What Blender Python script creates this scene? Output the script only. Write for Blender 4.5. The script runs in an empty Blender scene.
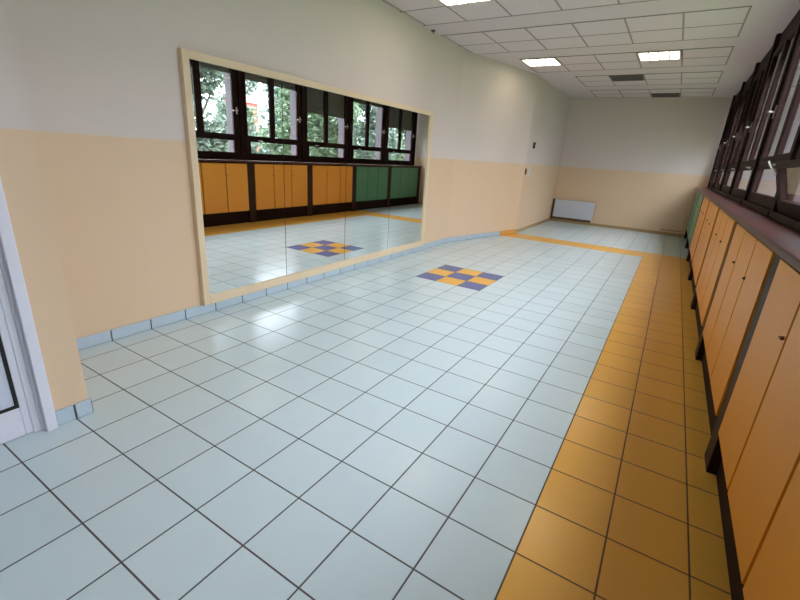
import bpy, bmesh, math, random
from mathutils import Vector, Matrix
T = 0.30            # one floor tile is 0.30 m; everything below is laid out in tiles
SC = bpy.context.scene
COL = SC.collection

# ------------------------------------------------------------------ materials
def lin(c):
    return tuple((v/255/12.92 if v/255 <= 0.04045 else ((v/255+0.055)/1.055)**2.4) for v in c) + (1,)

def mat(name, rgb, rough=0.5, spec=0.5, metal=0.0, var=0.0, scale=6.0, bump=0.0, bscale=60.0, stretch=(1, 1, 1), coat=0.0):
    """plain surface with a little procedural mottling and relief"""
    m = bpy.data.materials.new(name); m.use_nodes = True
    nt = m.node_tree; b = nt.nodes['Principled BSDF']
    b.inputs['Roughness'].default_value = rough
    b.inputs['Specular IOR Level'].default_value = spec
    b.inputs['Metallic'].default_value = metal
    b.inputs['Coat Weight'].default_value = coat
    b.inputs['Coat Roughness'].default_value = 0.12
    tc = nt.nodes.new('ShaderNodeTexCoord')
    mp = nt.nodes.new('ShaderNodeMapping'); mp.inputs['Scale'].default_value = stretch
    nt.links.new(tc.outputs['Object'], mp.inputs['Vector'])
    nz = nt.nodes.new('ShaderNodeTexNoise'); nz.inputs['Scale'].default_value = scale; nz.inputs['Detail'].default_value = 4
    nt.links.new(mp.outputs['Vector'], nz.inputs['Vector'])
    c = lin(rgb)
    mx = nt.nodes.new('ShaderNodeMix'); mx.data_type = 'RGBA'
    mx.inputs['A'].default_value = tuple(v*(1-var) for v in c[:3]) + (1,)
    mx.inputs['B'].default_value = tuple(min(1, v*(1+var)) for v in c[:3]) + (1,)
    nt.links.new(nz.outputs['Fac'], mx.inputs['Factor'])
    nt.links.new(mx.outputs['Result'], b.inputs['Base Color'])
    if bump:
        n2 = nt.nodes.new('ShaderNodeTexNoise'); n2.inputs['Scale'].default_value = bscale; n2.inputs['Detail'].default_value = 3
        nt.links.new(tc.outputs['Object'], n2.inputs['Vector'])
        bp = nt.nodes.new('ShaderNodeBump'); bp.inputs['Strength'].default_value = bump; bp.inputs['Distance'].default_value = 0.004
        nt.links.new(n2.outputs['Fac'], bp.inputs['Height']); nt.links.new(bp.outputs['Normal'], b.inputs['Normal'])
    return m

def floor_mat(name, rgb, grout=(88, 85, 86), rough=0.22):
    """one glazed tile colour with brown grout joints on the 0.30 m grid"""
    m = bpy.data.materials.new(name); m.use_nodes = True
    nt = m.node_tree; N = nt.nodes.new; L = nt.links.new; b = nt.nodes['Principled BSDF']
    tc = N('ShaderNodeTexCoord')
    sv = N('ShaderNodeVectorMath'); sv.operation = 'SCALE'; sv.inputs['Scale'].default_value = 1/T
    L(tc.outputs['Object'], sv.inputs[0])
    fr = N('ShaderNodeVectorMath'); fr.operation = 'FRACTION'; L(sv.outputs[0], fr.inputs[0])
    sp = N('ShaderNodeSeparateXYZ'); L(fr.outputs[0], sp.inputs[0])
    ds = []
    for ax in 'XY':
        a = N('ShaderNodeMath'); a.operation = 'SUBTRACT'; L(sp.outputs[ax], a.inputs[0]); a.inputs[1].default_value = 0.5
        c = N('ShaderNodeMath'); c.operation = 'ABSOLUTE'; L(a.outputs[0], c.inputs[0]); ds.append(c)
    mxm = N('ShaderNodeMath'); mxm.operation = 'MAXIMUM'; L(ds[0].outputs[0], mxm.inputs[0]); L(ds[1].outputs[0], mxm.inputs[1])
    mr = N('ShaderNodeMapRange'); mr.interpolation_type = 'SMOOTHSTEP'
    mr.inputs['From Min'].default_value = 0.4845; mr.inputs['From Max'].default_value = 0.4915
    L(mxm.outputs[0], mr.inputs['Value'])
    fl = N('ShaderNodeVectorMath'); fl.operation = 'FLOOR'; L(sv.outputs[0], fl.inputs[0])
    wn = N('ShaderNodeTexWhiteNoise'); wn.noise_dimensions = '2D'; L(fl.outputs[0], wn.inputs['Vector'])
    nz = N('ShaderNodeTexNoise'); nz.inputs['Scale'].default_value = 9; nz.inputs['Detail'].default_value = 5; L(tc.outputs['Object'], nz.inputs['Vector'])
    ad = N('ShaderNodeMath'); ad.operation = 'ADD'; L(wn.outputs['Value'], ad.inputs[0]); L(nz.outputs['Fac'], ad.inputs[1])
    hf = N('ShaderNodeMath'); hf.operation = 'MULTIPLY'; hf.inputs[1].default_value = 0.5; L(ad.outputs[0], hf.inputs[0])
    c = lin(rgb)
    mx = N('ShaderNodeMix'); mx.data_type = 'RGBA'
    mx.inputs['A'].default_value = tuple(v*0.95 for v in c[:3])+(1,); mx.inputs['B'].default_value = tuple(min(1, v*1.05) for v in c[:3])+(1,)
    L(hf.outputs[0], mx.inputs['Factor'])
    gm = N('ShaderNodeMix'); gm.data_type = 'RGBA'; gm.inputs['B'].default_value = lin(grout)
    L(mr.outputs['Result'], gm.inputs['Factor']); L(mx.outputs['Result'], gm.inputs['A'])
    L(gm.outputs['Result'], b.inputs['Base Color'])
    rr = N('ShaderNodeMapRange'); rr.inputs['To Min'].default_value = rough; rr.inputs['To Max'].default_value = 0.8
    L(mr.outputs['Result'], rr.inputs['Value']); L(rr.outputs['Result'], b.inputs['Roughness'])
    iv = N('ShaderNodeMath'); iv.operation = 'SUBTRACT'; iv.inputs[0].default_value = 1; L(mr.outputs['Result'], iv.inputs[1])
    bp = N('ShaderNodeBump'); bp.inputs['Strength'].default_value = 0.5; bp.inputs['Distance'].default_value = 0.002
    L(iv.outputs[0], bp.inputs['Height']); L(bp.outputs['Normal'], b.inputs['Normal'])
    b.inputs['Specular IOR Level'].default_value = 0.5
    return m

def glass_mat():
    """thin clear window pane: transmits straight through, reflects by angle (Schlick)"""
    m = bpy.data.materials.new('window_glass'); m.use_nodes = True
    nt = m.node_tree; nt.nodes.clear(); N = nt.nodes.new; L = nt.links.new
    g = N('ShaderNodeNewGeometry')
    dt = N('ShaderNodeVectorMath'); dt.operation = 'DOT_PRODUCT'; L(g.outputs['Normal'], dt.inputs[0]); L(g.outputs['Incoming'], dt.inputs[1])
    ab = N('ShaderNodeMath'); ab.operation = 'ABSOLUTE'; L(dt.outputs['Value'], ab.inputs[0])
    om = N('ShaderNodeMath'); om.operation = 'SUBTRACT'; om.inputs[0].default_value = 1; om.use_clamp = True; L(ab.outputs[0], om.inputs[1])
    pw = N('ShaderNodeMath'); pw.operation = 'POWER'; pw.inputs[1].default_value = 5; L(om.outputs[0], pw.inputs[0])
    ma = N('ShaderNodeMath'); ma.operation = 'MULTIPLY_ADD'; ma.inputs[1].default_value = 0.96; ma.inputs[2].default_value = 0.04; L(pw.outputs[0], ma.inputs[0])
    tr = N('ShaderNodeBsdfTransparent'); tr.inputs['Color'].default_value = (0.93, 0.96, 0.95, 1)
    gl = N('ShaderNodeBsdfGlossy'); gl.inputs['Roughness'].default_value = 0.02
    mx = N('ShaderNodeMixShader'); L(ma.outputs[0], mx.inputs[0]); L(tr.outputs[0], mx.inputs[1]); L(gl.outputs[0], mx.inputs[2])
    o = N('ShaderNodeOutputMaterial'); L(mx.outputs[0], o.inputs['Surface'])
    return m

def mirror_mat():
    m = bpy.data.materials.new('mirror_silver'); m.use_nodes = True
    b = m.node_tree.nodes['Principled BSDF']
    b.inputs['Base Color'].default_value = (0.86, 0.89, 0.88, 1); b.inputs['Metallic'].default_value = 1; b.inputs['Roughness'].default_value = 0.0
    return m

def emit_mat(name, rgb, strength):
    m = bpy.data.materials.new(name); m.use_nodes = True
    b = m.node_tree.nodes['Principled BSDF']
    b.inputs['Base Color'].default_value = (0.8, 0.8, 0.78, 1)
    b.inputs['Emission Color'].default_value = lin(rgb); b.inputs['Emission Strength'].default_value = strength
    return m

def leaf_mat(name, a, bcol):
    m = bpy.data.materials.new(name); m.use_nodes = True
    nt = m.node_tree; nt.nodes.clear(); N = nt.nodes.new; L = nt.links.new
    tc = N('ShaderNodeTexCoord'); nz = N('ShaderNodeTexNoise'); nz.inputs['Scale'].default_value = 5; nz.inputs['Detail'].default_value = 5
    L(tc.outputs['Object'], nz.inputs['Vector'])
    cr = N('ShaderNodeMapRange'); cr.inputs['From Min'].default_value = .35; cr.inputs['From Max'].default_value = .65; L(nz.outputs['Fac'], cr.inputs['Value'])
    mx = N('ShaderNodeMix'); mx.data_type = 'RGBA'; mx.inputs['A'].default_value = lin(a); mx.inputs['B'].default_value = lin(bcol)
    L(cr.outputs['Result'], mx.inputs['Factor'])
    d = N('ShaderNodeBsdfDiffuse'); t = N('ShaderNodeBsdfTranslucent'); g = N('ShaderNodeBsdfGlossy'); g.inputs['Roughness'].default_value = 0.4
    L(mx.outputs['Result'], d.inputs['Color']); L(mx.outputs['Result'], t.inputs['Color'])
    s1 = N('ShaderNodeMixShader'); s1.inputs[0].default_value = 0.35; L(d.outputs[0], s1.inputs[1]); L(t.outputs[0], s1.inputs[2])
    s2 = N('ShaderNodeMixShader'); s2.inputs[0].default_value = 0.08; L(s1.outputs[0], s2.inputs[1]); L(g.outputs[0], s2.inputs[2])
    o = N('ShaderNodeOutputMaterial'); L(s2.outputs[0], o.inputs['Surface'])
    return m

M = {
 'tile_blue': floor_mat('glazed_tile_pale_blue', (212, 228, 231)),
 'tile_yellow': floor_mat('glazed_tile_ochre', (248, 188, 88), (112, 82, 48)),
 'tile_navy': floor_mat('glazed_tile_slate_blue', (94, 110, 166)),
 'beige': mat('beige_wall_paint', (223, 194, 161), 0.5, 0.3, var=.02, bump=.12, bscale=90),
 'white': mat('white_wall_paint', (216, 204, 195), 0.7, 0.2, var=.015, bump=.12, bscale=90),
 'ceiling': mat('white_plasterboard', (216, 204, 205), 0.85, 0.1, var=.02),
 'cpanel': mat('mineral_fibre_panel', (220, 208, 209), 0.9, 0.1, var=.03, scale=40),
 'grid': mat('grey_ceiling_grid', (146, 138, 132), 0.6),
 'skirt_blue': mat('pale_blue_skirting_tile', (182, 198, 208), 0.25, var=.04),
 'skirt_yellow': mat('ochre_skirting_tile', (212, 160, 80), 0.25, var=.04),
 'skirt_tan': mat('tan_skirting', (176, 146, 100), 0.5, var=.05),
 'grout': mat('brown_grout', (82, 76, 74), 0.85),
 'door_y': mat('yellow_laminate', (238, 157, 50), 0.36, 0.45, var=.03, scale=3, stretch=(1, 1, .2)),
 'door_g': mat('green_laminate', (84, 140, 104), 0.36, 0.45, var=.03, scale=3, stretch=(1, 1, .2)),
 'brown': mat('dark_brown_stain', (34, 14, 11), 0.6, 0.14, var=.15, scale=8, stretch=(4, 4, .5)),
 'post': mat('grey_brown_stain', (50, 30, 21), 0.5, 0.2, var=.1, scale=8, stretch=(4, 4, .5)),
 'worktop': mat('red_brown_worktop', (74, 36, 29), 0.36, 0.3, var=.18, scale=7, stretch=(3, .4, 1)),
 'pale_wood': mat('pale_cream_wood', (226, 204, 170), 0.5, 0.3, var=.06, scale=8, stretch=(4, .5, .5)),
 'mirror': mirror_mat(),
 'dark': mat('black_rubber', (22, 20, 20), 0.6),
 'pvc': mat('white_pvc', (226, 226, 236), 0.35, 0.5, var=.01),
 'frost': mat('frosted_door_glass', (206, 212, 228), 0.3, 0.5, var=.01),
 'metal': mat('satin_metal', (205, 200, 195), 0.3, metal=.9),
 'latch': mat('dark_bronze', (112, 72, 34), 0.45, metal=.3),
 'lamp': emit_mat('fluorescent_diffuser', (255, 240, 214), 6.5),
 'lamp_rim': mat('lamp_reflector_rim', (190, 184, 170), 0.4, metal=.3),
 'vent': mat('dark_grey_louvre', (74, 71, 66), 0.5, var=.1),
 'enamel': mat('white_enamel', (200, 202, 210), 0.35, var=.01),
 'shade_brown': mat('brown_shade_tone', (96, 70, 38), 0.5, var=.1),
 'shutter': mat('grey_olive_shutter', (92, 88, 78), 0.6, var=.05),
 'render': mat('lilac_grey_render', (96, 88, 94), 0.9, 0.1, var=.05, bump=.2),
 'leafA': leaf_mat('leaves_mid_green', (58, 82, 54), (118, 140, 104)),
 'leafB': leaf_mat('leaves_blue_green', (60, 80, 66), (112, 130, 112)),
 'bark': mat('bark', (84, 70, 58), 0.9, bump=.5, bscale=20, var=.2),
 'lawn': mat('lawn_ground', (96, 118, 72), 0.95, var=.2, scale=2),
 'pink': mat('pink_red_plaster', (204, 112, 104), 0.9, var=.04),
 'plastic': mat('white_plastic', (226, 222, 214), 0.4),
 'greyplastic': mat('dark_grey_plastic', (58, 56, 54), 0.5),
 'glass': glass_mat(),
 'rooftile': mat('red_roof_tiles', (176, 84, 66), 0.8, var=.15, scale=12),
}

# ------------------------------------------------------------------ mesh helpers (tile units)
class MB:
    def __init__(self, o=(0, 0, 0)):
        self.v = []; self.f = []; self.mi = []; self.o = o
    def raw(self, vs, fs, mi=0):
        k = len(self.v); ox, oy, oz = self.o
        self.v += [((a-ox)*T, (b-oy)*T, (c-oz)*T) for a, b, c in vs]
        self.f += [tuple(k+i for i in f) for f in fs]; self.mi += [mi]*len(fs)
        return self
    def box(self, x0, x1, y0, y1, z0, z1, mi=0):
        vs = [(x, y, z) for z in (z0, z1) for x, y in ((x0, y0), (x1, y0), (x1, y1), (x0, y1))]
        return self.raw(vs, [(3, 2, 1, 0), (4, 5, 6, 7), (0, 1, 5, 4), (1, 2, 6, 5), (2, 3, 7, 6), (3, 0, 4, 7)], mi)
    def prism(self, poly, z0, z1, mi=0):
        """poly: counter-clockwise (x, y) list"""
        n = len(poly)
        vs = [(x, y, z0) for x, y in poly] + [(x, y, z1) for x, y in poly]
        fs = [tuple(reversed(range(n))), tuple(range(n, 2*n))] + [(i, (i+1) % n, n+(i+1) % n, n+i) for i in range(n)]
        return self.raw(vs, fs, mi)
    def tube(self, pts, r, n=10, mi=0):
        pts = [Vector(p) for p in pts]; vs = []; fs = []
        rs = r if isinstance(r, (list, tuple)) else [r]*len(pts)
        for i, p in enumerate(pts):
            d = (pts[min(i+1, len(pts)-1)]-pts[max(i-1, 0)]).normalized()
            a = d.cross(Vector((0, 0, 1)))
            if a.length < 1e-3: a = d.cross(Vector((1, 0, 0)))
            a.normalize(); b = d.cross(a)
            for k in range(n):
                t = 2*math.pi*k/n
                vs.append(tuple(p + (a*math.cos(t)+b*math.sin(t))*rs[i]))
        for i in range(len(pts)-1):
            for k in range(n):
                fs.append((i*n+k, i*n+(k+1) % n, (i+1)*n+(k+1) % n, (i+1)*n+k))
        fs.append(tuple(range(n))); fs.append(tuple(reversed(range((len(pts)-1)*n, len(pts)*n))))
        return self.raw(vs, fs, mi)
    def build(self, name, mats, parent=None, bevel=0.0, smooth=False, loc=None):
        me = bpy.data.meshes.new(name); me.from_pydata(self.v, [], self.f); me.update()
        for m in (mats if isinstance(mats, (list, tuple)) else [mats]): me.materials.append(M[m])
        for p, i in zip(me.polygons, self.mi): p.material_index = i; p.use_smooth = smooth
        bm = bmesh.new(); bm.from_mesh(me); bmesh.ops.recalc_face_normals(bm, faces=bm.faces); bm.to_mesh(me); bm.free()
        o = bpy.data.objects.new(name, me); COL.objects.link(o)
        if parent: o.parent = parent
        else: o.location = tuple(c*T for c in (loc if loc else self.o))
        if bevel:
            b = o.modifiers.new('edge', 'BEVEL'); b.width = bevel*T; b.segments = 2; b.limit_method = 'ANGLE'
        return o

def thing(name, label, cat, loc=(0, 0, 0), group=None):
    o = bpy.data.objects.new(name, None); COL.objects.link(o); o.empty_display_size = .1
    o.location = tuple(c*T for c in loc); o['label'] = label; o['category'] = cat
    if group: o['group'] = group
    return o
def tag(o, label, cat, group=None):
    o['label'] = label; o['category'] = cat
    if group: o['group'] = group
    return o
def struct(o):
    o['kind'] = 'structure'; return o
def copy_tree(o, parent=None):
    c = o.copy(); COL.objects.link(c)
    if parent: c.parent = parent
    for ch in list(o.children): copy_tree(ch, c)
    return c

H = 10.65           # ceiling height
XW = -10.62         # left wall
YB = 37.9           # back wall
YF = -14.0          # wall behind the camera
XR = 3.0            # window plane
ZB = 4.96           # top of the beige paint
PER = 5.56; S0 = 15.25
BAY = [S0 + PER*n for n in range(-5, 4)]      # start of each cabinet / window bay
XD = -7.65; YD = -1.76                       # wall with the door, and its free end

# ------------------------------------------------------------------ floor
fm = MB()
def angled_x(y): return -10.6 + (y-19.3)*(1.95/7.7)
for j in range(-14, 38):
    for i in range(-11, 4):
        mi = 0
        if j in (25, 26): mi = 1
        if 0 <= i and j <= 26: mi = 1
        if -8 <= i <= -6 and 11 <= j <= 13: mi = 2 if (i+j) % 2 == 1 else 1
        fm.raw([(i, j, 0), (i+1, j, 0), (i+1, j+1, 0), (i, j+1, 0)], [(0, 1, 2, 3)], mi)
fm.box(-11, 4, -14, 38, -.4, -.02)
struct(fm.build('floor', ['tile_blue', 'tile_yellow', 'tile_navy']))

# ------------------------------------------------------------------ walls
def wall(name, poly):
    m = MB(); m.prism(poly, 0, ZB, 0); m.prism(poly, ZB, H, 1)
    return struct(m.build(name, ['beige', 'white']))
CA = (-10.62, 19.3); CB = (-8.65, 27.0)      # the kinked stretch beyond the mirror
wall('wall_left', [(-11.2, YD-.3), (XW, YD-.3), CA, (-11.2, 19.3)])
wall('wall_angled', [CA, CB, (-9.2, 27.0), (-11.2, 19.3)])
wall('wall_recess', [(-9.2, 27.0), CB, (-8.72, YB), (-9.2, YB)])
wall('wall_back', [(-9.2, YB), (3.8, YB), (3.8, YB+.6), (-9.2, YB+.6)])
wall('wall_front', [(XD-.4, YF-.6), (3.8, YF-.6), (3.8, YF), (XD-.4, YF)])
# wall that holds the white door, with its opening
wd = MB()
DY0, DY1, DZ = -6.3, -2.44, 7.1
for a, b, z0, z1 in ((DY1, YD, 0, H), (YF, DY0, 0, H), (DY0, DY1, DZ, H)):
    zs = [z0] + ([ZB] if z0 < ZB < z1 else []) + [z1]
    for k in range(len(zs)-1):
        wd.box(XD-.7, XD, a, b, zs[k], zs[k+1], 0 if zs[k] < ZB else 1)
wd.box(XD-.7, XD-.62, DY0, DY1, 0, DZ, 0); wd.box(-11.2, XD-.7, YD-.5, YD, 0, ZB, 0); wd.box(-11.2, XD-.7, YD-.5, YD, ZB, H, 1)  # first box: unseen sheet behind the door leaf, added to stop a light leak
struct(wd.build('wall_door', ['beige', 'white']))

# ceiling ----------------------------------------------------------
ce = MB(); ce.box(-11.2, 3.8, YF-.6, YB+.6, H, H+.3)
ceil = struct(ce.build('ceiling', 'ceiling'))
GX = [-10.45+2.004*k for k in range(7)]      # grid lines across the room
FIELDS = [(-12.3, -10.3, -8.35, 0), (-6.6, -4.6, -2.65, 0), (-.85, 1.15, 3.1, 0), (4.9, 6.9, 8.9, 0), (10.65, 12.65, 14.65, 0),
          (16.4, 18.42, 20.4, 0), (22.15, 24.1, 26.08, 1), (27.92, 29.78, 31.75, 2), (33.68, 35.5, 37.32, 2)]
LAMP_ROWS = (4, 6)
gb = MB(); pb = MB(); bw = .035
def skip_cell(fi, k, r):
    if fi in LAMP_ROWS and r == 0 and k in (1, 4): return True
    return (fi, k, r) in ((7, 3, 0), (8, 4, 1))
for fi, (y0, ym, y1, k0) in enumerate(FIELDS):
    if y1 < YD: k0 = max(k0, 2)
    xs = GX[k0:]
    ex = XW+.01 if k0 == 0 and y0 > YD else xs[0]
    for y in (y0, ym, y1):
        gb.box(ex, xs[-1]+bw, y-bw, y+bw, H-.02, H)
    for x in xs: gb.box(x-bw, x+bw, y0, y1, H-.02, H)
    for k in range(k0, 6):
        for r, (a, b) in enumerate(((y0, ym), (ym, y1))):
            if not skip_cell(fi, k, r):
                pb.box(GX[k]+bw, GX[k+1]-bw, a+bw, b-bw, H-.012, H)
gb.build('ceiling_grid', 'grid', ceil)
pb.build('ceiling_panels', 'cpanel', ceil)

# ------------------------------------------------------------------ ceiling lights and louvres
def make_lamp(label, x0, x1, y0, y1):
    t = thing('ceiling_light', label, 'ceiling light', ((x0+x1)/2, (y0+y1)/2, H), 'square recessed ceiling lights')
    o = ((x0+x1)/2, (y0+y1)/2, H)
    f = MB(o); e = .07
    f.box(x0+.03, x1-.03, y0+.03, y0+.03+e, H-.05, H); f.box(x0+.03, x1-.03, y1-.03-e, y1-.03, H-.05, H)
    f.box(x0+.03, x0+.03+e, y0+.03, y1-.03, H-.05, H); f.box(x1-.03-e, x1-.03, y0+.03, y1-.03, H-.05, H)
    f.build('frame', 'lamp_rim', t)
    w = (x1-x0-.2)/4
    for k in range(4):
        a = x0+.1+w*k
        d = MB(o); d.box(a+.03, a+w-.03, y0+.1, y1-.1, H-.035, H); d.build('diffuser', 'lamp', t)
    s = MB(o)
    for k in range(1, 4):
        a = x0+.1+w*k; s.box(a-.03, a+.03, y0+.1, y1-.1, H-.06, H)
    s.build('louvre', 'lamp_rim', t)
make_lamp('lit square ceiling light close to the left wall above the angled corner', GX[1], GX[2], 22.15, 24.1)
make_lamp('lit square ceiling light in the middle of the ceiling, towards the windows', GX[4], GX[5], 22.15, 24.1)
make_lamp('lit square ceiling light cut by the top edge, above the mirror', GX[1], GX[2], 10.65, 12.65)
make_lamp('lit square ceiling light nearer the viewer on the window side, above the checker tiles', GX[4], GX[5], 10.65, 12.65)
def make_vent(label, x0, x1, y0, y1):
    o = ((x0+x1)/2, (y0+y1)/2, H)
    t = thing('ceiling_vent', label, 'vent', o, 'dark ceiling louvres')
    b = MB(o); b.box(x0+.05, x1-.05, y0+.05, y1-.05, H-.015, H); b.build('backing', 'dark', t)
    f = MB(o); e = .09
    f.box(x0+.04, x1-.04, y0+.04, y0+.04+e, H-.06, H); f.box(x0+.04, x1-.04, y1-.04-e, y1-.04, H-.06, H)
    f.box(x0+.04, x0+.04+e, y0+.04, y1-.04, H-.06, H); f.box(x1-.04-e, x1-.04, y0+.04, y1-.04, H-.06, H)
    f.build('frame', 'vent', t)
    n = 9
    for k in range(n):
        y = y0+.2+(y1-y0-.4)*k/(n-1)
        s = MB(o); s.raw([(x0+.12, y-.05, H-.012), (x1-.12, y-.05, H-.012), (x1-.12, y+.05, H-.05), (x0+.12, y+.05, H-.05),
                          (x0+.12, y-.05, H-.002), (x1-.12, y-.05, H-.002), (x1-.12, y+.05, H-.04), (x0+.12, y+.05, H-.04)],
                         [(3, 2, 1, 0), (4, 5, 6, 7), (0, 1, 5, 4), (1, 2, 6, 5), (2, 3, 7, 6), (3, 0, 4, 7)])
        s.build('slat', 'vent', t)
make_vent('dark grey louvred ceiling panel just behind the central ceiling light', GX[3], GX[4], 27.92, 29.78)
make_vent('dark grey louvred ceiling panel at the far end against the back wall', GX[4], GX[5], 35.5, 37.32)
hk = MB((XW+.1, 15.46, H-.1)); hk.box(XW+.02, XW+.18, 15.38, 15.54, H-.05, H); hk.tube([(XW+.1, 15.46, H-.05), (XW+.12, 15.46, H-.12), (XW+.16, 15.46, H-.14)], .02)
tag(hk.build('ceiling_hook', 'greyplastic'), 'small dark hook at the ceiling edge above the mirror corner', 'hook')

# ------------------------------------------------------------------ skirting
def skirting(name, p0, p1, n0, mats, h=.30, tile=1.0, first=None, th=.045):
    """row of skirting tiles from p0 to p1; n0 points into the room"""
    a = Vector(p0); b = Vector(p1); d = (b-a); Ln = d.length; d.normalize(); n = Vector(n0).normalized()
    m = MB(); g = .016
    q = [a, b, b+n*(th*.55), a+n*(th*.55)]
    m.prism([tuple(v) for v in q], 0, h-.02, 1)
    s = 0; e = first if first else tile
    while s < Ln-1e-4:
        e = min(e, Ln)
        q = [a+d*(s+g), a+d*(e-g), a+d*(e-g)+n*th, a+d*(s+g)+n*th]
        m.prism([tuple(v) for v in q], .012, h, 0)
        s = e; e += tile
    return struct(m.build(name, mats, bevel=.008))
skirting('baseboard_left', (XW, YD), (XW, 19.3), (1, 0), ['skirt_blue', 'grout'], first=.76)
ad = (Vector(CB)-Vector(CA)); an = Vector((ad.y, -ad.x)).normalized(); au = ad.normalized()
pm = Vector(CA) + au*(ad.length*(24.95-19.3)/7.7)
skirting('baseboard_angled', CA, tuple(pm), an, ['skirt_blue', 'grout'])
skirting('baseboard_corner', tuple(pm), CB, an, ['skirt_yellow', 'grout'], tile=1.06)
skirting('baseboard_recess', CB, (-8.72, YB), (1, 0), ['skirt_tan', 'skirt_tan'], h=.24, tile=20)
skirting('baseboard_back', (-8.72, YB), (2.45, YB), (0, -1), ['skirt_tan', 'skirt_tan'], h=.24, tile=20)
skirting('baseboard_door', (XD, YD+.04), (XD, -2.30), (1, 0), ['skirt_blue', 'grout'], first=.28)
skirting('baseboard_front', (XD, YF), (2.4, YF), (0, 1), ['skirt_blue', 'grout'])

# ------------------------------------------------------------------ white door at the left edge
do = thing('door_1', 'white framed door', 'door', (XD, -4.3, 0)); del do['label']; del do['category']; struct(do)
o = (XD, -4.3, 0)
m = MB(o)                                      # architrave and lining
m.box(XD-.02, XD+.10, -2.46, -2.30, 0, DZ+.14); m.box(XD-.02, XD+.10, -6.44, -6.30+.02, 0, DZ+.14); m.box(XD-.02, XD+.10, -6.44, -2.30, DZ, DZ+.14)
m.box(XD-.55, XD-.02, -2.50, -2.44, 0, DZ); m.box(XD-.55, XD-.02, -6.32, -6.26, 0, DZ); m.box(XD-.55, XD-.02, -6.3, -2.44, DZ-.06, DZ)
m.box(XD-.16, XD-.06, -2.60, -2.46, 0, DZ); m.box(XD-.16, XD-.06, -6.3, -6.16, 0, DZ); m.box(XD-.16, XD-.06, -6.3, -2.46, DZ-.16, DZ)
m.build('door_frame', 'pvc', do, bevel=.015)
m = MB(o); lx0, lx1 = XD-.22, XD-.08
m.box(lx0, lx1, -2.70, -2.575, .02, DZ-.18); m.box(lx0, lx1, -6.15, -5.87, .02, DZ-.18)
m.box(lx0, lx1, -5.87, -2.70, .02, .56); m.box(lx0, lx1, -5.87, -2.70, 3.25, 3.65); m.box(lx0, lx1, -5.87, -2.70, DZ-.5, DZ-.18)
leaf = m.build('door_leaf', 'pvc', do, bevel=.015)
for z0, z1 in ((.56, 3.25), (3.65, DZ-.5)):
    m = MB(o); m.box(lx0+.03, lx1-.02, -5.82, -2.75, z0+.05, z1-.05); m.build('panel', 'frost', leaf)
    m = MB(o); e = .045
    m.box(lx0+.02, lx1+.006, -5.87, -2.70, z0, z0+e); m.box(lx0+.02, lx1+.006, -5.87, -2.70, z1-e, z1)
    m.box(lx0+.02, lx1+.006, -5.87, -5.87+e, z0+e, z1-e); m.box(lx0+.02, lx1+.006, -2.70-e, -2.70, z0+e, z1-e)
    m.build('gasket', 'dark', leaf)
m = MB(o); m.box(lx1, lx1+.03, -6.06, -5.96, 3.2, 3.9); m.tube([(lx1+.02, -6.01, 3.6), (lx1+.2, -6.01, 3.6), (lx1+.22, -5.9, 3.6), (lx1+.22, -5.6, 3.6)], .035)
m.build('door_handle', 'metal', leaf)

# ------------------------------------------------------------------ wall mirror
mo = (XW, 9.3, .3)
mt = thing('wall_mirror', 'large four-panel wall mirror in a pale cream wooden frame', 'mirror', mo)
my0, my1, mz0, mz1 = 2.55, 16.06, .30, 7.16
m = MB(mo); m.box(XW, XW+.06, my0+.05, my1-.05, mz0+.05, mz1-.05); m.build('dark_backing', 'dark', mt)
m = MB(mo)
m.box(XW, XW+.17, my0, my0+.2, mz0, mz1); m.box(XW, XW+.17, my1-.26, my1, mz0, mz1)
m.box(XW, XW+.17, my0+.2, my1-.26, mz0, mz0+.27); m.box(XW, XW+.17, my0+.2, my1-.26, mz1-.19, mz1)
m.build('frame', 'pale_wood', mt, bevel=.012)
ys = [my0+.19, 5.90, 9.19, 12.48, my1-.25]
for k in range(4):
    m = MB(mo); m.box(XW+.06, XW+.11, ys[k]+.012, ys[k+1]-.012, mz0+.26, mz1-.18); m.build('mirror_panel', 'mirror', mt)

# ------------------------------------------------------------------ cabinets under the windows
XC = 2.29
def make_cabinet(dw, pw, dmat):
    """local origin: front plane, start of the bay, floor"""
    t = thing('cabinet', 'x', 'cabinet')
    W = dw*3
    m = MB(); m.box(.05, .70, 0, W, .83, 3.90); m.build('carcass', 'brown', t)
    m = MB(); m.box(.15, .70, 0, W, 0, .83); m.build('plinth', 'brown', t)
    m = MB(); m.box(.0, .70, W, W+pw, 0, 3.92); m.build('side_post', 'post', t, bevel=.015)
    for k in range(3):
        m = MB(); m.box(-.03, .05, dw*k+.036, dw*(k+1)-.036, .83, 3.85)
        d = m.build('door', dmat, t, bevel=.006)
        yl = {0: dw-.1, 2: dw*2+.1}.get(k)
        if yl:
            m = MB(); m.tube([(-.03, yl, 3.1), (-.06, yl, 3.1)], .026, 10); m.box(-.072, -.055, yl-.055, yl+.055, 3.09, 3.11)
            m.build('latch', 'latch', d)
    return t
proto = {'door_y': make_cabinet(5.0/3, .56, 'door_y'), 'door_g': make_cabinet(5.0/3, .56, 'door_g')}
far_cab = make_cabinet(5.3/3, .62, 'door_g')
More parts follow.
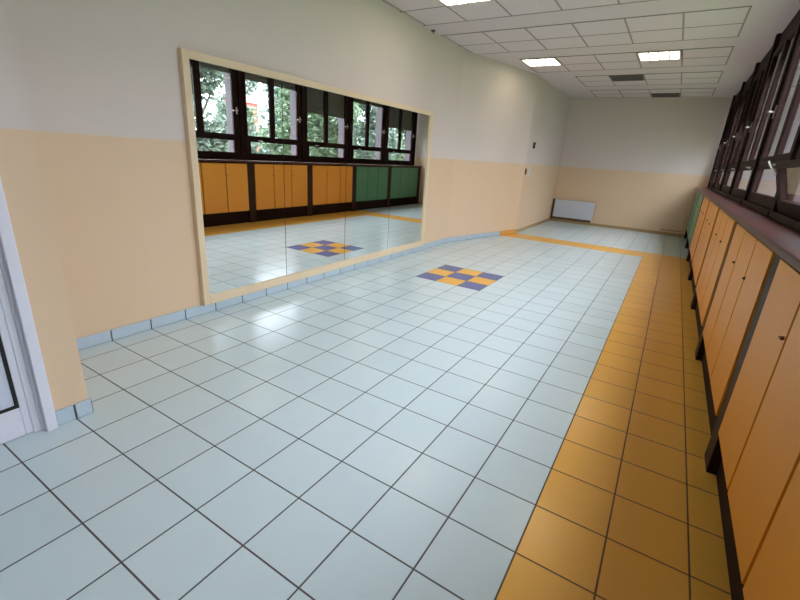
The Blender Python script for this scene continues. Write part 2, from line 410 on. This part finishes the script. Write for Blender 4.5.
CAB = [(-3, 'door_y', 'yellow-orange three-door cabinet largest at the right edge, nearest the viewer'),
       (-2, 'door_y', 'yellow-orange three-door cabinet second from the viewer, right after the wide brown post'),
       (-1, 'door_y', 'yellow-orange three-door cabinet third from the viewer, leftmost cabinet in the mirror'),
       (0, 'door_y', 'yellow-orange three-door cabinet crossed by the first mirror seam, behind the checker reflection'),
       (1, 'door_y', 'yellow-orange three-door cabinet directly next to the green ones'),
       (2, 'door_g', 'green three-door cabinet between the yellow cabinets and the last green one'),
       (3, 'far', 'green three-door cabinet at the far end against the back wall'),
       (-4, 'door_y', 'yellow-orange three-door cabinet behind the viewer')]
used = set()
for n, kind, label in CAB:
    src = far_cab if kind == 'far' else proto[kind]
    c = src if kind not in used else copy_tree(src)
    used.add(kind)
    c.location = (XC*T, (S0+PER*n)*T, 0); c['label'] = label; c['group'] = 'cabinets under the windows'
m = MB((2.17, 12, 3.93)); m.box(2.16, 3.0, S0-PER*4-.1, YB-.01, 3.93, 4.05)
wt = m.build('worktop', 'worktop', bevel=.02)
tag(wt, 'long red-brown worktop on the cabinets under the windows', 'worktop')

# ------------------------------------------------------------------ window wall
m = MB()
m.box(3.02, 3.8, YF-.6, YB, -.4, 4.04, 0)
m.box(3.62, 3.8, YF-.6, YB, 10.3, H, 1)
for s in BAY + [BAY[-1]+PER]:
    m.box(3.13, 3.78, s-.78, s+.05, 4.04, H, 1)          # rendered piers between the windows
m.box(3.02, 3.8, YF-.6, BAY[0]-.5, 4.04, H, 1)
struct(m.build('wall_right', ['beige', 'render']))
SHUT = {-1: (9.15, 9.15), 0: (9.0, 8.98), 1: (7.66, 7.66), 2: (9.1, 9.15), 3: (7.54, 7.54), -2: (9.1, 9.1), -3: (9.1, 9.1), -4: (5.6, 5.6), -5: (5.5, 5.5)}  # shutters of the unseen bays behind the camera lowered only to cut light
for idx, s in enumerate(BAY):
    n = idx-5
    o = (XR, s, 4.07)
    w = struct(bpy.data.objects.new('window_%d' % (idx+1), None)); COL.objects.link(w); w.location = tuple(c*T for c in o)
    ya, yb = s-.12, s+5.12           # unit between posts
    m = MB(o); m.box(XR-.12, 3.13, yb, s+PER-.12, 4.07, H); m.build('post', 'brown', w, bevel=.012)
    if idx == 0: pass
    m = MB(o)                         # fixed frame
    m.box(XR, 3.12, ya, ya+.12, 4.07, 10.1); m.box(XR, 3.12, yb-.10, yb, 4.07, 10.1)
    m.box(XR, 3.12, ya, yb, 4.055, 4.26); m.box(XR-.14, XR, ya, yb, 4.055, 4.21); m.box(XR-.02, 3.12, ya, yb, 5.38, 5.50); m.box(XR, 3.12, ya, yb, 9.9, 10.1)
    m.build('frame', 'brown', w, bevel=.01)
    m = MB(o); m.box(XR+.03, 3.5, ya, yb, 10.1, H); m.build('shutter_box', 'brown', w)
    # upper sash: two lights with a broad middle stile
    g = [(s+.18, s+2.10), (s+2.55, s+4.67)]
    zb, zt = 5.62, 9.72
    m = MB(o); x0, x1 = XR-.05, 3.08
    m.box(x0, x1, ya+.10, g[0][0], 5.46, 9.92); m.box(x0, x1, g[0][1], g[1][0], 5.46, 9.92); m.box(x0, x1, g[1][1], yb-.08, 5.46, 9.92)
    m.box(x0, x1, g[0][0], g[0][1], 5.46, zb); m.box(x0, x1, g[1][0], g[1][1], 5.46, zb)
    m.box(x0, x1, g[0][0], g[0][1], zt, 9.92); m.box(x0, x1, g[1][0], g[1][1], zt, 9.92)
    sash = m.build('sash', 'brown', w, bevel=.015)
    for a, b in g:
        m = MB(o); m.box(3.02, 3.04, a-.03, b+.03, zb-.03, zt+.03); m.build('glass', 'glass', sash)
    yh, zh = s+4.93, 7.05
    m = MB(o); m.box(XR-.08, XR-.05, yh-.05, yh+.05, zh-.2, zh+.2)
    m.tube([(XR-.07, yh, zh), (XR-.2, yh, zh), (XR-.22, yh-.03, zh), (XR-.21, yh-.38, zh-.03)], .035, 10)
    m.build('handle', 'metal', sash, smooth=False)
    # lower hopper
    hp = bpy.data.objects.new('hopper', None)
    m = MB((XR, s, 4.26)); yl, yr = s+.38, s+4.63
    m.box(XR-.05, 3.07, ya+.10, yl, 4.24, 5.40); m.box(XR-.05, 3.07, yr, yb-.08, 4.24, 5.40)
    m.box(XR-.05, 3.07, yl, yr, 4.24, 4.52); m.box(XR-.05, 3.07, yl, yr, 5.25, 5.40)
    h = m.build('hopper', 'brown', w, bevel=.012); h.location = (0, 0, .19*T)
    m = MB((XR, s, 4.26)); m.box(3.02, 3.04, yl-.03, yr+.03, 4.49, 5.28); m.build('glass', 'glass', h)
    m = MB((XR, s, 4.26)); m.box(XR-.09, XR-.05, s+1.0, s+1.3, 5.30, 5.36); m.tube([(XR-.09, s+1.1, 5.33), (XR-.14, s+1.12, 5.33), (XR-.15, s+1.3, 5.34)], .022)
    m.build('latch', 'metal', h)
    if n == -2:
        h.rotation_euler = (0, -math.radians(17), 0)
        pts = [(XR-.04-.13*t-.02*math.sin(t*3.1), yr+.33+.03*t, 5.12+.34*t) for t in [k/8 for k in range(9)]]
        m = MB((XR, s, 4.26)); m.tube(pts, .02, 8); m.build('stay_arm', 'plastic', h)
    bpy.data.objects.remove(hp)
    # roller shutters outside each light
    for (a, b), zs in zip(g, SHUT[n]):
        m = MB(o); z = zs
        m.box(3.14, 3.18, a-.1, b+.1, zs, zs+.05)
        while z < 10.2:
            m.raw([(3.14, a-.12, z), (3.14, b+.12, z), (3.17, b+.12, z+.07), (3.17, a-.12, z+.07), (3.14, a-.12, z+.135), (3.14, b+.12, z+.135),
                   (3.19, a-.12, z), (3.19, b+.12, z), (3.19, b+.12, z+.135), (3.19, a-.12, z+.135)],
                  [(0, 1, 2, 3), (3, 2, 5, 4), (6, 9, 8, 7), (0, 6, 7, 1), (4, 5, 8, 9), (0, 3, 4, 9, 6), (1, 7, 8, 5, 2)])
            z += .14
        m.build('roller_shutter', 'shutter', w)

# ------------------------------------------------------------------ far end: radiator, hatch, wall fittings
ro = (-6.8, YB-.3, .4)
rt = thing('radiator', 'low white panel radiator on the back wall in the left corner', 'radiator', ro)
m = MB(ro); m.box(-8.46, -4.98, YB-.34, YB-.20, .46, 2.06); m.build('front_panel', 'enamel', rt, bevel=.03)
m = MB(ro); m.box(-8.70, -5.1, YB-.20, YB-.05, .25, 2.06); m.build('dark_backing', 'shade_brown', rt)  # brown slab standing in for the shaded wall left of and below the radiator
m = MB(ro)
for k in range(24):
    x = -8.4+k*.14; m.box(x, x+.05, YB-.24, YB-.19, .55, 1.98)
m.build('fins', 'enamel', rt)
for x in (-8.0, -5.5):
    m = MB(ro); m.box(x, x+.1, YB-.22, YB-.02, .7, 1.8); m.build('bracket', 'metal', rt)
m = MB(ro); m.tube([(-8.5, YB-.2, .6), (-8.62, YB-.2, .6), (-8.62, YB-.2, .12), (-8.62, YB-.05, .1)], .04); m.build('pipe', 'shade_brown', rt)
ho = (1.3, YB, 1.1)
ht = thing('access_panel', 'flat beige access panel low on the back wall beside the green cabinets', 'panel', ho)
m = MB(ho); m.box(.52, 2.06, YB-.05, YB, .46, 1.86); m.build('cover', 'beige', ht, bevel=.01)
m = MB(ho); m.box(.50, 2.10, YB-.06, YB, .38, .46); m.box(2.06, 2.10, YB-.06, YB, .46, 1.86); m.build('edge_strip', 'skirt_tan', ht)
xs_ = lambda y: -8.65-.07*(y-27)/10.9
def plate(name, label, cat, y, z, w, h, col, extra):
    x = xs_(y); o = (x, y, z)
    t = thing(name, label, cat, o)
    m = MB(o); m.box(x-.02, x+.05, y-w/2, y+w/2, z-h/2, z+h/2); m.build('cover_plate', col, t, bevel=.012)
    extra(o, t)
def rocker(o, t):
    x, y, z = o
    for k in (-1, 1):
        m = MB(o); m.box(x+.05, x+.075, y-.1, y+.1, z+k*.17-.12, z+k*.17+.12); m.build('rocker', 'plastic', t, bevel=.01)
def knob(o, t):
    x, y, z = o
    for k in (-.1, .14):
        m = MB(o); m.tube([(x+.04, y+k*.4, z+k), (x+.1, y+k*.4, z+k)], .07, 12); m.build('knob', 'dark', t)
plate('light_switch', 'white double light switch plate on the recess wall', 'switch', 28.15, 4.42, .38, .66, 'plastic', rocker)
plate('thermostat', 'small dark grey wall control above the paint line in the recess', 'control', 28.45, 6.28, .42, .42, 'greyplastic', knob)
def slot(o, t):
    x, y, z = o
    m = MB(o); m.box(x+.05, x+.07, y-.06, y+.06, z-.12, z+.12); m.build('socket_face', 'dark', t)
plate('wall_socket', 'small brown socket beside the white switch at the wall corner', 'socket', 27.3, 4.45, .22, .42, 'latch', slot)

# ------------------------------------------------------------------ outside: lawn, trees, house
m = MB(); m.box(3.8, 160, -90, 200, -9, -8.5); struct(m.build('ground', 'lawn'))
rnd = random.Random(4)
def make_tree(label, x, y, h, r, lm, n=4200, seed=1, low=-8.5):
    rd = random.Random(seed)
    o = (x, y, low)
    t = thing('tree', label, 'tree', o, 'trees outside the windows')
    m = MB(o); pts = [(x, y, low), (x+.2, y-.1, low+h*.25), (x-.1, y+.2, low+h*.5), (x+.1, y, low+h*.85)]
    m.tube(pts, [.45, .36, .22, .06], 10)
    for k in range(9):
        a = rd.uniform(0, 6.28); z = low+h*rd.uniform(.3, .7); rr = r*rd.uniform(.35, .6)
        m.tube([(x, y, z), (x+rr*.5*math.cos(a), y+rr*.5*math.sin(a), z+h*.07), (x+rr*math.cos(a), y+rr*math.sin(a), z+h*.16)], [.18, .12, .04], 7)
    m.build('trunk', 'bark', t, smooth=True)
    blobs = []
    for k in range(26):
        a = rd.uniform(0, 6.28); q = rd.uniform(.15, .8)*r; zz = low+h*rd.uniform(.28, .92)
        taper = 1-.5*max(0, (zz-low-h*.6)/(h*.4))
        blobs.append((x+q*taper*math.cos(a), y+q*taper*math.sin(a), zz, r*rd.uniform(.28, .45)))
    m = MB(o)
    for k in range(n):
        bx, by, bz, br = rd.choice(blobs)
        d = Vector((rd.gauss(0, 1), rd.gauss(0, 1), rd.gauss(0, 1))).normalized()*br*rd.uniform(.55, 1.05)
        c = Vector((bx, by, bz))+d
        u = Vector((rd.gauss(0, 1), rd.gauss(0, 1), rd.gauss(0, .6))).normalized()
        v = u.cross(Vector((rd.gauss(0, 1), rd.gauss(0, 1), rd.gauss(0, 1)))).normalized()
        w_ = u.cross(v)*.05
        L = rd.uniform(.26, .48); W = L*.36
        m.raw([tuple(c-u*L), tuple(c+v*W+w_), tuple(c+u*L), tuple(c-v*W+w_)], [(0, 1, 2), (0, 2, 3)])
    m.build('foliage', lm, t)
TR = [('leafy blue-green tree filling the leftmost window in the mirror', 15.5, 20.0, 24, 5.2, 'leafB'),
      ('leafy green tree in the second window in the mirror, in front of the pink house', 22.5, 38.5, 22, 4.6, 'leafA'),
      ('leafy green tree in the third window in the mirror, under half-lowered shutters', 12.5, 34.2, 25, 4.4, 'leafA'),
      ('leafy blue-green tree in the fourth window in the mirror', 12.5, 43, 27, 4.5, 'leafB'),
      ('leafy green tree in the last window in the mirror by the far wall', 12.5, 52, 27, 4.6, 'leafA')]
for k, (lb, x, y, h, r, lm) in enumerate(TR): make_tree(lb, x, y, h, r, lm, 10000, 10+k)
BK = [(31, 23), (30, 45.5), (30, 55), (29, 69), (27, 83), (43, 62)]
for k, (x, y) in enumerate(BK): make_tree('tall green tree in the row behind the nearest trees', x, y, 22+k % 3*2, 6.2, ('leafA', 'leafB')[k % 2], 6500, 40+k)
make_tree('low round green tree below the pink house', 24, 31.9, 18.4, 3.2, 'leafA', 5000, 77)
make_tree('very tall distant tree rising behind the pink house', 74, 70, 36, 8.0, 'leafB', 26000, 78)
hb = (60, 60.7, -8.5)
ht = thing('house', 'pink house with red roof far behind the trees, second window in the mirror', 'house', hb)
m = MB(hb); m.box(58, 62, 58.4, 63, -8.5, 13.6); m.build('wall', 'pink', ht)
m = MB(hb); m.raw([(57.5, 58, 13.6), (62.5, 58, 13.6), (62.5, 63.4, 13.6), (57.5, 63.4, 13.6), (60, 58, 15.2), (60, 63.4, 15.2)], [(0, 3, 2, 1), (0, 1, 4), (2, 3, 5), (0, 4, 5, 3), (1, 2, 5, 4)]); m.build('roof', 'rooftile', ht)
for y in (59, 61):
    m = MB(hb); m.box(57.9, 58.0, y, y+1.2, 3, 6); m.build('window', 'greyplastic', ht)

# ------------------------------------------------------------------ light
wd_ = bpy.data.worlds.new('overcast_sky'); SC.world = wd_; wd_.use_nodes = True
nt = wd_.node_tree; bg = nt.nodes['Background']
tc = nt.nodes.new('ShaderNodeTexCoord'); sx = nt.nodes.new('ShaderNodeSeparateXYZ'); nt.links.new(tc.outputs['Generated'], sx.inputs[0])
cr = nt.nodes.new('ShaderNodeValToRGB'); nt.links.new(sx.outputs['Z'], cr.inputs['Fac'])      # overcast sky, brightest overhead
e = cr.color_ramp.elements
e[0].position = 0.0; e[0].color = (0.30, 0.31, 0.34, 1)
e[1].position = 1.0; e[1].color = (0.95, 0.96, 1.12, 1)
nt.links.new(cr.outputs['Color'], bg.inputs['Color']); bg.inputs['Strength'].default_value = 22.5
for idx, s in enumerate(BAY):
    L = bpy.data.lights.new('window_portal', 'AREA'); L.shape = 'RECTANGLE'; L.size = 5.2*T; L.size_y = 5.6*T
    L.cycles.is_portal = True
    lo = bpy.data.objects.new('window_portal', L); COL.objects.link(lo)
    lo.location = (3.45*T, (s+2.5)*T, 7.2*T); lo.rotation_euler = (0, math.radians(90), math.radians(0))
    # area light looks along its -Z; turn it to face into the room (-x)
    lo.rotation_euler = Vector((-1, 0, 0)).to_track_quat('-Z', 'Z').to_euler()

# ------------------------------------------------------------------ camera (from the tile grid's perspective)
f_px = 422.6
R = ((0.84363216, -0.48937566, -0.22089871), (0.53342032, 0.81081975, 0.24090268), (0.06121713, -0.3210651, 0.94507654))
cd = bpy.data.cameras.new('camera'); cam = bpy.data.objects.new('camera', cd); COL.objects.link(cam)
cd.sensor_width = 36; cd.lens = f_px*36/800; cd.clip_start = .02; cd.clip_end = 300
mw = Matrix.Identity(4)
for i in range(3):
    mw[i][0] = R[i][0]; mw[i][1] = R[i][2]; mw[i][2] = -R[i][1]
mw[0][3], mw[1][3], mw[2][3] = 0.7205*T, -4.6076*T, 4.9258*T
cam.matrix_world = mw
SC.camera = cam
SC.view_settings.view_transform = 'Standard'; SC.view_settings.look = 'None'
SC.view_settings.gamma = 1; SC.view_settings.use_curve_mapping = False
SC.view_settings.exposure = 0.0
